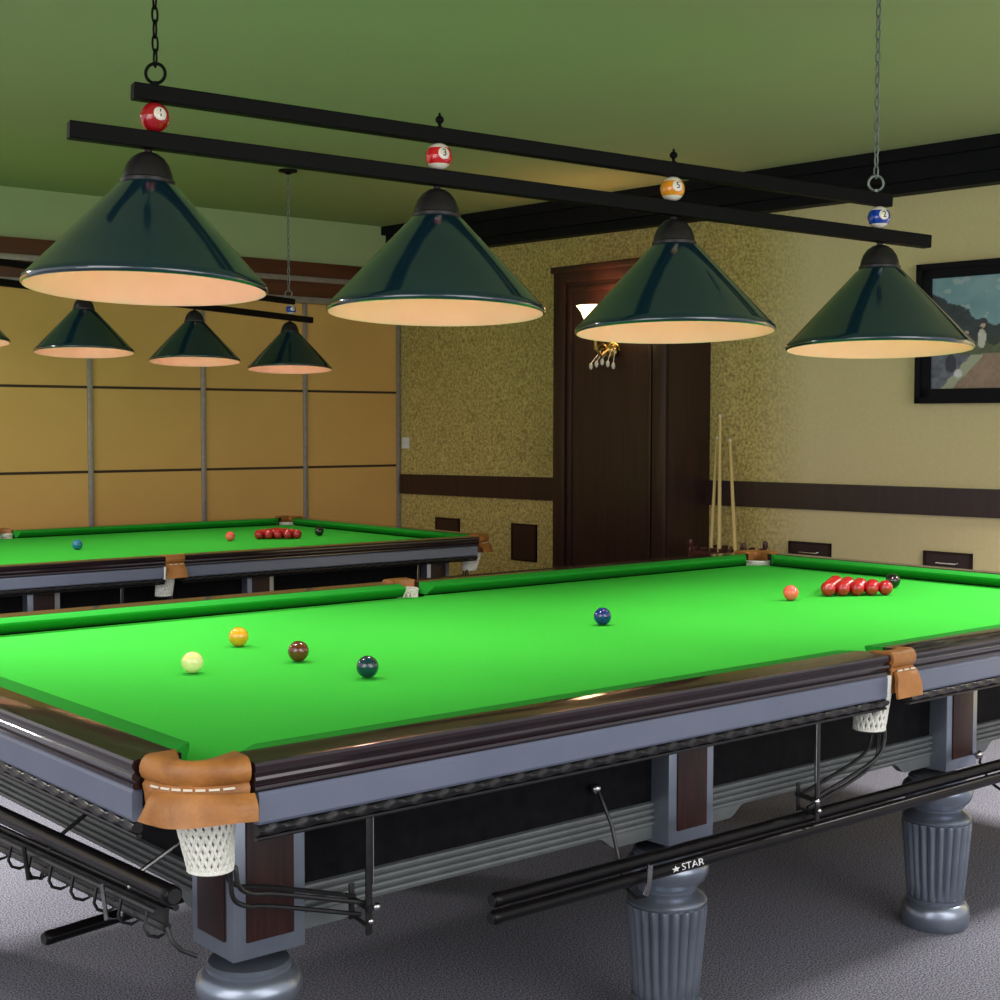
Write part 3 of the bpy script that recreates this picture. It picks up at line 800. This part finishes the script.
def chain(g, x, y, z0, z1, r=.011, wire=.0028):
    n = int((z1 - z0) / (r * 2.9)); st = (z1 - z0) / n
    for i in range(n):
        zc = z0 + st * (i + .5); pts = []
        for k in range(12):
            a = 2 * pi * k / 12; u = r * .62 * cos(a); w = (st * .62) * sin(a)
            pts.append((x + u, y, zc + w) if i % 2 else (x, y + u, zc + w))
        g.tube(pts, wire, n=5, close=True)

def fixture(name, label, xm, ym, z, yw, pt, s, R, tilt, glabel, ends, lean, hang, power=60):
    k = R / .2986
    dv = Vector((cos(yw) * cos(pt), sin(yw) * cos(pt), sin(pt)))
    base = Vector((xm, ym, z)); top = Vector((0, 0, 1))
    T = thing('pendant_lamp', label, 'hanging lamp', (xm, ym, z + ZB), glabel)
    cen = lambda i: base + dv * s * (i - 1.5)
    side = dv.cross(top).normalized(); upv = side.cross(dv).normalized()
    def bar(nm, a, b, h0, h1):
        g = G(); w = .019 * k
        P = []
        for t in (a, b):
            c = cen(t)
            for hh, ww in ((h0, -w), (h0, w), (h1, w), (h1, -w)): P.append(c + upv * hh * k + side * ww)
        g.add(P, [(0, 1, 2, 3), (7, 6, 5, 4), (0, 4, 5, 1), (1, 5, 6, 2), (2, 6, 7, 3), (3, 7, 4, 0)])
        o = build(nm, g, M['blackmetal'], T, smooth=False)
        md = o.modifiers.new('bevel', 'BEVEL'); md.width = .0025; md.segments = 2
    bar('upper_bar', *ends[0], .458, .498); bar('lower_bar', *ends[1], .343, .385)
    spec = [('spacer_red', '1', False), ('spacer_scarlet', '3', True), ('orange_ball', '5', True), ('spacer_blue', '2', True)]
    hook_z = []
    for i in range(4):
        c = cen(i)
        vd = Vector((c.x - CAM[0], c.y - CAM[1], 0)).normalized()
        # shade leans a few degrees on its swivel
        ax = vd.cross(top).normalized()
        rot = Matrix.Rotation(.28 * lean[i] * dv.dot(ax) / .345, 3, vd) @ Matrix.Rotation(-tilt, 3, ax)
        c = c + dv * lean[i] * k * .30
        att = cen(i) + dv * hang[i] * k      # where the ball and finial meet the bars
        def P(r_, z_, a): return rot @ Vector((r_ * k * cos(a), r_ * k * sin(a), z_ * k))
        g = G(); n = 72
        out = [(.060, .262), (.075, .2505), (.15, .170), (.225, .090), (.288, .022), (.2965, .014), (.2986, .006), (.2975, .0), (.293, -.003)]
        inn = [(.2895, .0), (.2835, .020), (.22, .086), (.15, .160), (.075, .240), (.045, .256), (.0, .257)]
        g.loft([[tuple(c + P(r_, z_, 2 * pi * q / n)) for q in range(n)] for r_, z_ in out], caps=False, mi=0)
        g.loft([[tuple(c + P(r_, z_, 2 * pi * q / n)) for q in range(n)] for r_, z_ in [(.293, -.003)] + inn[:-1]], caps=False, mi=1)
        sh = build('lamp_shade', g, [M['shade'], M['lining']], T, angle=50)
        # bell cap and swivel
        cp = [(.0, .258), (.066, .258), (.067, .266), (.062, .270), (.060, .284), (.053, .304), (.040, .322), (.024, .333), (.010, .337), (.010, .352), (.0, .352)]
        g = G().loft([[tuple(c + P(max(r_, .0005), z_, 2 * pi * q / 32)) for q in range(32)] for r_, z_ in cp], caps=False)
        build('cap', g, M['cap'], sh)
        # bulb
        bc = c + rot @ Vector((0, 0, .185 * k))
        g = G().sphere((bc.x, bc.y, bc.z), .032 * k, 20, 12, sq=(1, 1, 1.25)); build('bulb', g, M['bulb'], sh)
        g = G().lathe([(.017 * k, .03 * k), (.018 * k, .075 * k), (.0, .076 * k)], tuple(bc), n=16); build('lamp_holder', g, M['cap'], sh)
        sp = bpy.data.lights.new('bulb_light', 'SPOT'); sp.energy = power; sp.spot_size = radians(103); sp.spot_blend = .55; sp.color = (1, .93, .82); sp.shadow_soft_size = .03
        so = bpy.data.objects.new('bulb_light', sp); COL.objects.link(so); so.location = (bc.x, bc.y, bc.z - .05 * k + ZB)
        # numbered ball and finial
        bcn = att + upv * .4215 * k
        r0 = Vector((sin(yaw), -cos(yaw), 0))
        view = -vd + r0 * .50 + Vector((0, 0, .16))
        spacer('numbered_ball', T, bcn, .0365 * k, *spec[i], view)
        if i in (1, 2):
            b = att + upv * .497 * k
            g = G().lathe([(q[0] * k, q[1] * k) for q in [(.010, 0), (.010, .004), (.004, .008), (.005, .013), (.011, .019), (.012, .025), (.009, .031), (.003, .036), (.004, .040), (.0, .044)]], tuple(b), n=16)
            build('finial', g, M['blackmetal'], T)
        else:
            b = att + upv * .499 * k - dv * (.018 if i == 3 else 0); g = G()
            rr = .024 * k; d2 = side if i == 0 else dv
            d2 = r0
            ctr = b + Vector((0, 0, rr + .006 * k))
            g.tube([tuple(ctr + d2 * rr * cos(2 * pi * q / 24) + top * rr * sin(2 * pi * q / 24)) for q in range(24)], .0042 * k, n=8, close=True)
            g.lathe([(.008 * k, 0), (.008 * k, .010 * k), (.0, .011 * k)], tuple(b), n=12)
            build('hanging_ring', g, M['blackmetal'] if i == 0 else M['chain'], T)
            g = G(); chain(g, ctr.x, ctr.y, ctr.z + rr * .8, CEIL - .022, .012 * k ** .5, .0028 * k ** .5)
            ch = build('chain', g, M['blackmetal'] if i == 0 else M['chain'], T)
            g = G().lathe([(.0, -.026), (.012, -.025), (.02, -.018), (.05, -.012), (.052, 0), (.0, 0)], (ctr.x, ctr.y, CEIL), n=20)
            build('ceiling_rose', g, M['blackmetal'], ch)
    return T
fixture('a', 'large nearest lamp bar with four dark green cone shades on chains', 1.6173, .889, .8832, -.211, -.0369, .7999, .2986, .0528, 'lamp bars over the tables', ((-.046, 3.015), (-.235, 3.234)), (.032, .012, -.022, -.012), (.020, -.003, -.034, -.028), power=20)
fixture('b', 'farther lamp bar with green cone shades over the table by the tan wall', 2.1342, 4.55, .9209, .2317, -.0278, .6952, .2352, .070, 'lamp bars over the tables', ((-.03, 3.03), (-.22, 3.24)), (.0, .0, .0, .0), (.0, .0, .0, .0), power=10)

# ------------------------------------------------------------------ cue rack with cues
RX, RY = 5.0, 3.2
rk = thing('cue_rack', 'dark red wooden cue rack on the floor beside the pillar', 'cue rack', (RX, RY, 0))
g = G().box((RX - .13, 2.96, FLOOR), (RX + .13, 3.43, FLOOR + .05), bev=.008).box((RX - .11, 2.98, FLOOR + .049), (RX + .11, 3.41, FLOOR + .065), bev=.005)
build('base', g, M['rackwood'], rk)
for sx in (-.09, .09):
    g = G().box((RX + sx - .014, 2.992, -.150), (RX + sx + .014, 3.398, -.118), bev=.005)
    for i in range(6): g.box((RX + sx - .02, 3.02 + .066 * i, -.118), (RX + sx + .02, 3.034 + .066 * i, -.095), bev=.003)
    build('notched_rail', g, M['rackwood'], rk)
for sx in (-.09, .09):
    for y in (3.0, 3.39):
        g = G().lathe([(.014, FLOOR + .06), (.017, FLOOR + .1), (.011, FLOOR + .2), (.013, -.3), (.017, -.2), (.014, -.12), (.009, -.1), (.016, -.085), (.013, -.06), (.0, -.05)], (RX + sx, y, 0), n=14)
        build('post', g, M['rackwood'], rk)
for sy in (3.0, 3.39):
    g = G().box((RX - .09, sy - .012, -.146), (RX + .09, sy + .012, -.122), bev=.003); build('side_rail', g, M['rackwood'], rk)
def cue(p, q, label):
    p, q = Vector(p), Vector(q); d = q - p; n = 12
    o = thing('snooker_cue', label, 'cue', (p.x, p.y, p.z + ZB), 'cues in the rack')
    pt = lambda t: p + d * t
    g = G().tube([pt(.30 + .69 * i / n) for i in range(n + 1)], [.0150 - .0072 * (i / n) for i in range(n + 1)], n=12); build('shaft', g, M['ash'], o)
    g = G().tube([pt(.30 * i / 4) for i in range(5)], [.0175, .0172, .0166, .0160, .0152], n=12); build('butt', g, M['rackwood'], o)
    g = G().tube([pt(.988), pt(1.0)], [.0079, .007], n=10); build('tip', g, M['switch'], o)
zf = FLOOR + .066
cue((4.93, 3.29, zf), (5.18, 3.438, .518), 'pale snooker cue in the rack, leftmost and leaning right')
cue((4.94, 3.20, zf), (5.18, 3.417, .645), 'tallest pale snooker cue in the rack, nearly upright')
cue((4.93, 3.03, zf), (5.18, 3.341, .505), 'pale snooker cue in the rack, rightmost and leaning left')

# ------------------------------------------------------------------ light
w = bpy.data.worlds.new('world'); SC.world = w; w.use_nodes = True
bg = w.node_tree.nodes['Background']; bg.inputs['Color'].default_value = (.93, .95, 1.0, 1); bg.inputs['Strength'].default_value = .8

def room_light(name, loc, aim, size, power, col):
    l = bpy.data.lights.new(name, 'AREA'); l.shape = 'RECTANGLE'; l.size, l.size_y = size; l.energy = power; l.color = col
    o = bpy.data.objects.new(name, l); COL.objects.link(o); o.location = loc
    o.rotation_euler = (Vector(aim) - Vector(loc)).to_track_quat('-Z', 'Y').to_euler()
    return l
room_light('low_fill_light', (-4.6, -.6, 1.5), (3.0, 3.6, 1.5), (4.0, 2.0), 52, (1, .95, .93))  # unseen fill panel, added behind the camera to lift walls and ceiling
room_light('low_fill_light', (1.6, -5.0, 1.5), (3.0, 3.0, 1.5), (4.0, 2.0), 62, (1, .95, .93))  # second added low fill, from the near side
room_light('high_fill_light', (-4.4, -1.6, 3.6), (3.0, 3.6, 1.2), (4.0, 2.2), 85, (1, .95, .94))  # added high fill, no real opening; ceiling edge keeps it off upper walls
room_light('high_fill_light', (.2, -5.0, 3.6), (3.0, 3.0, 1.2), (4.0, 2.2), 70, (1, .95, .94))  # its added partner on the near side
# unseen ceiling lamps added over the aisles to brighten floor and lower walls
for x, y, p, w in ((.12, 2.78, 46, 96), (4.5, -.7, 135, 115), (-.9, 4.9, 70, 170)):
    room_light('added_aisle_lamp', (x, y, CEIL + ZB - .02), (x, y, 0), (.5, .5), p, (1, .95, .95)).spread = radians(w)

SC.view_settings.view_transform = 'Standard'; SC.view_settings.look = 'None'
SC.view_settings.gamma = 1; SC.view_settings.exposure = .30; SC.view_settings.use_curve_mapping = False
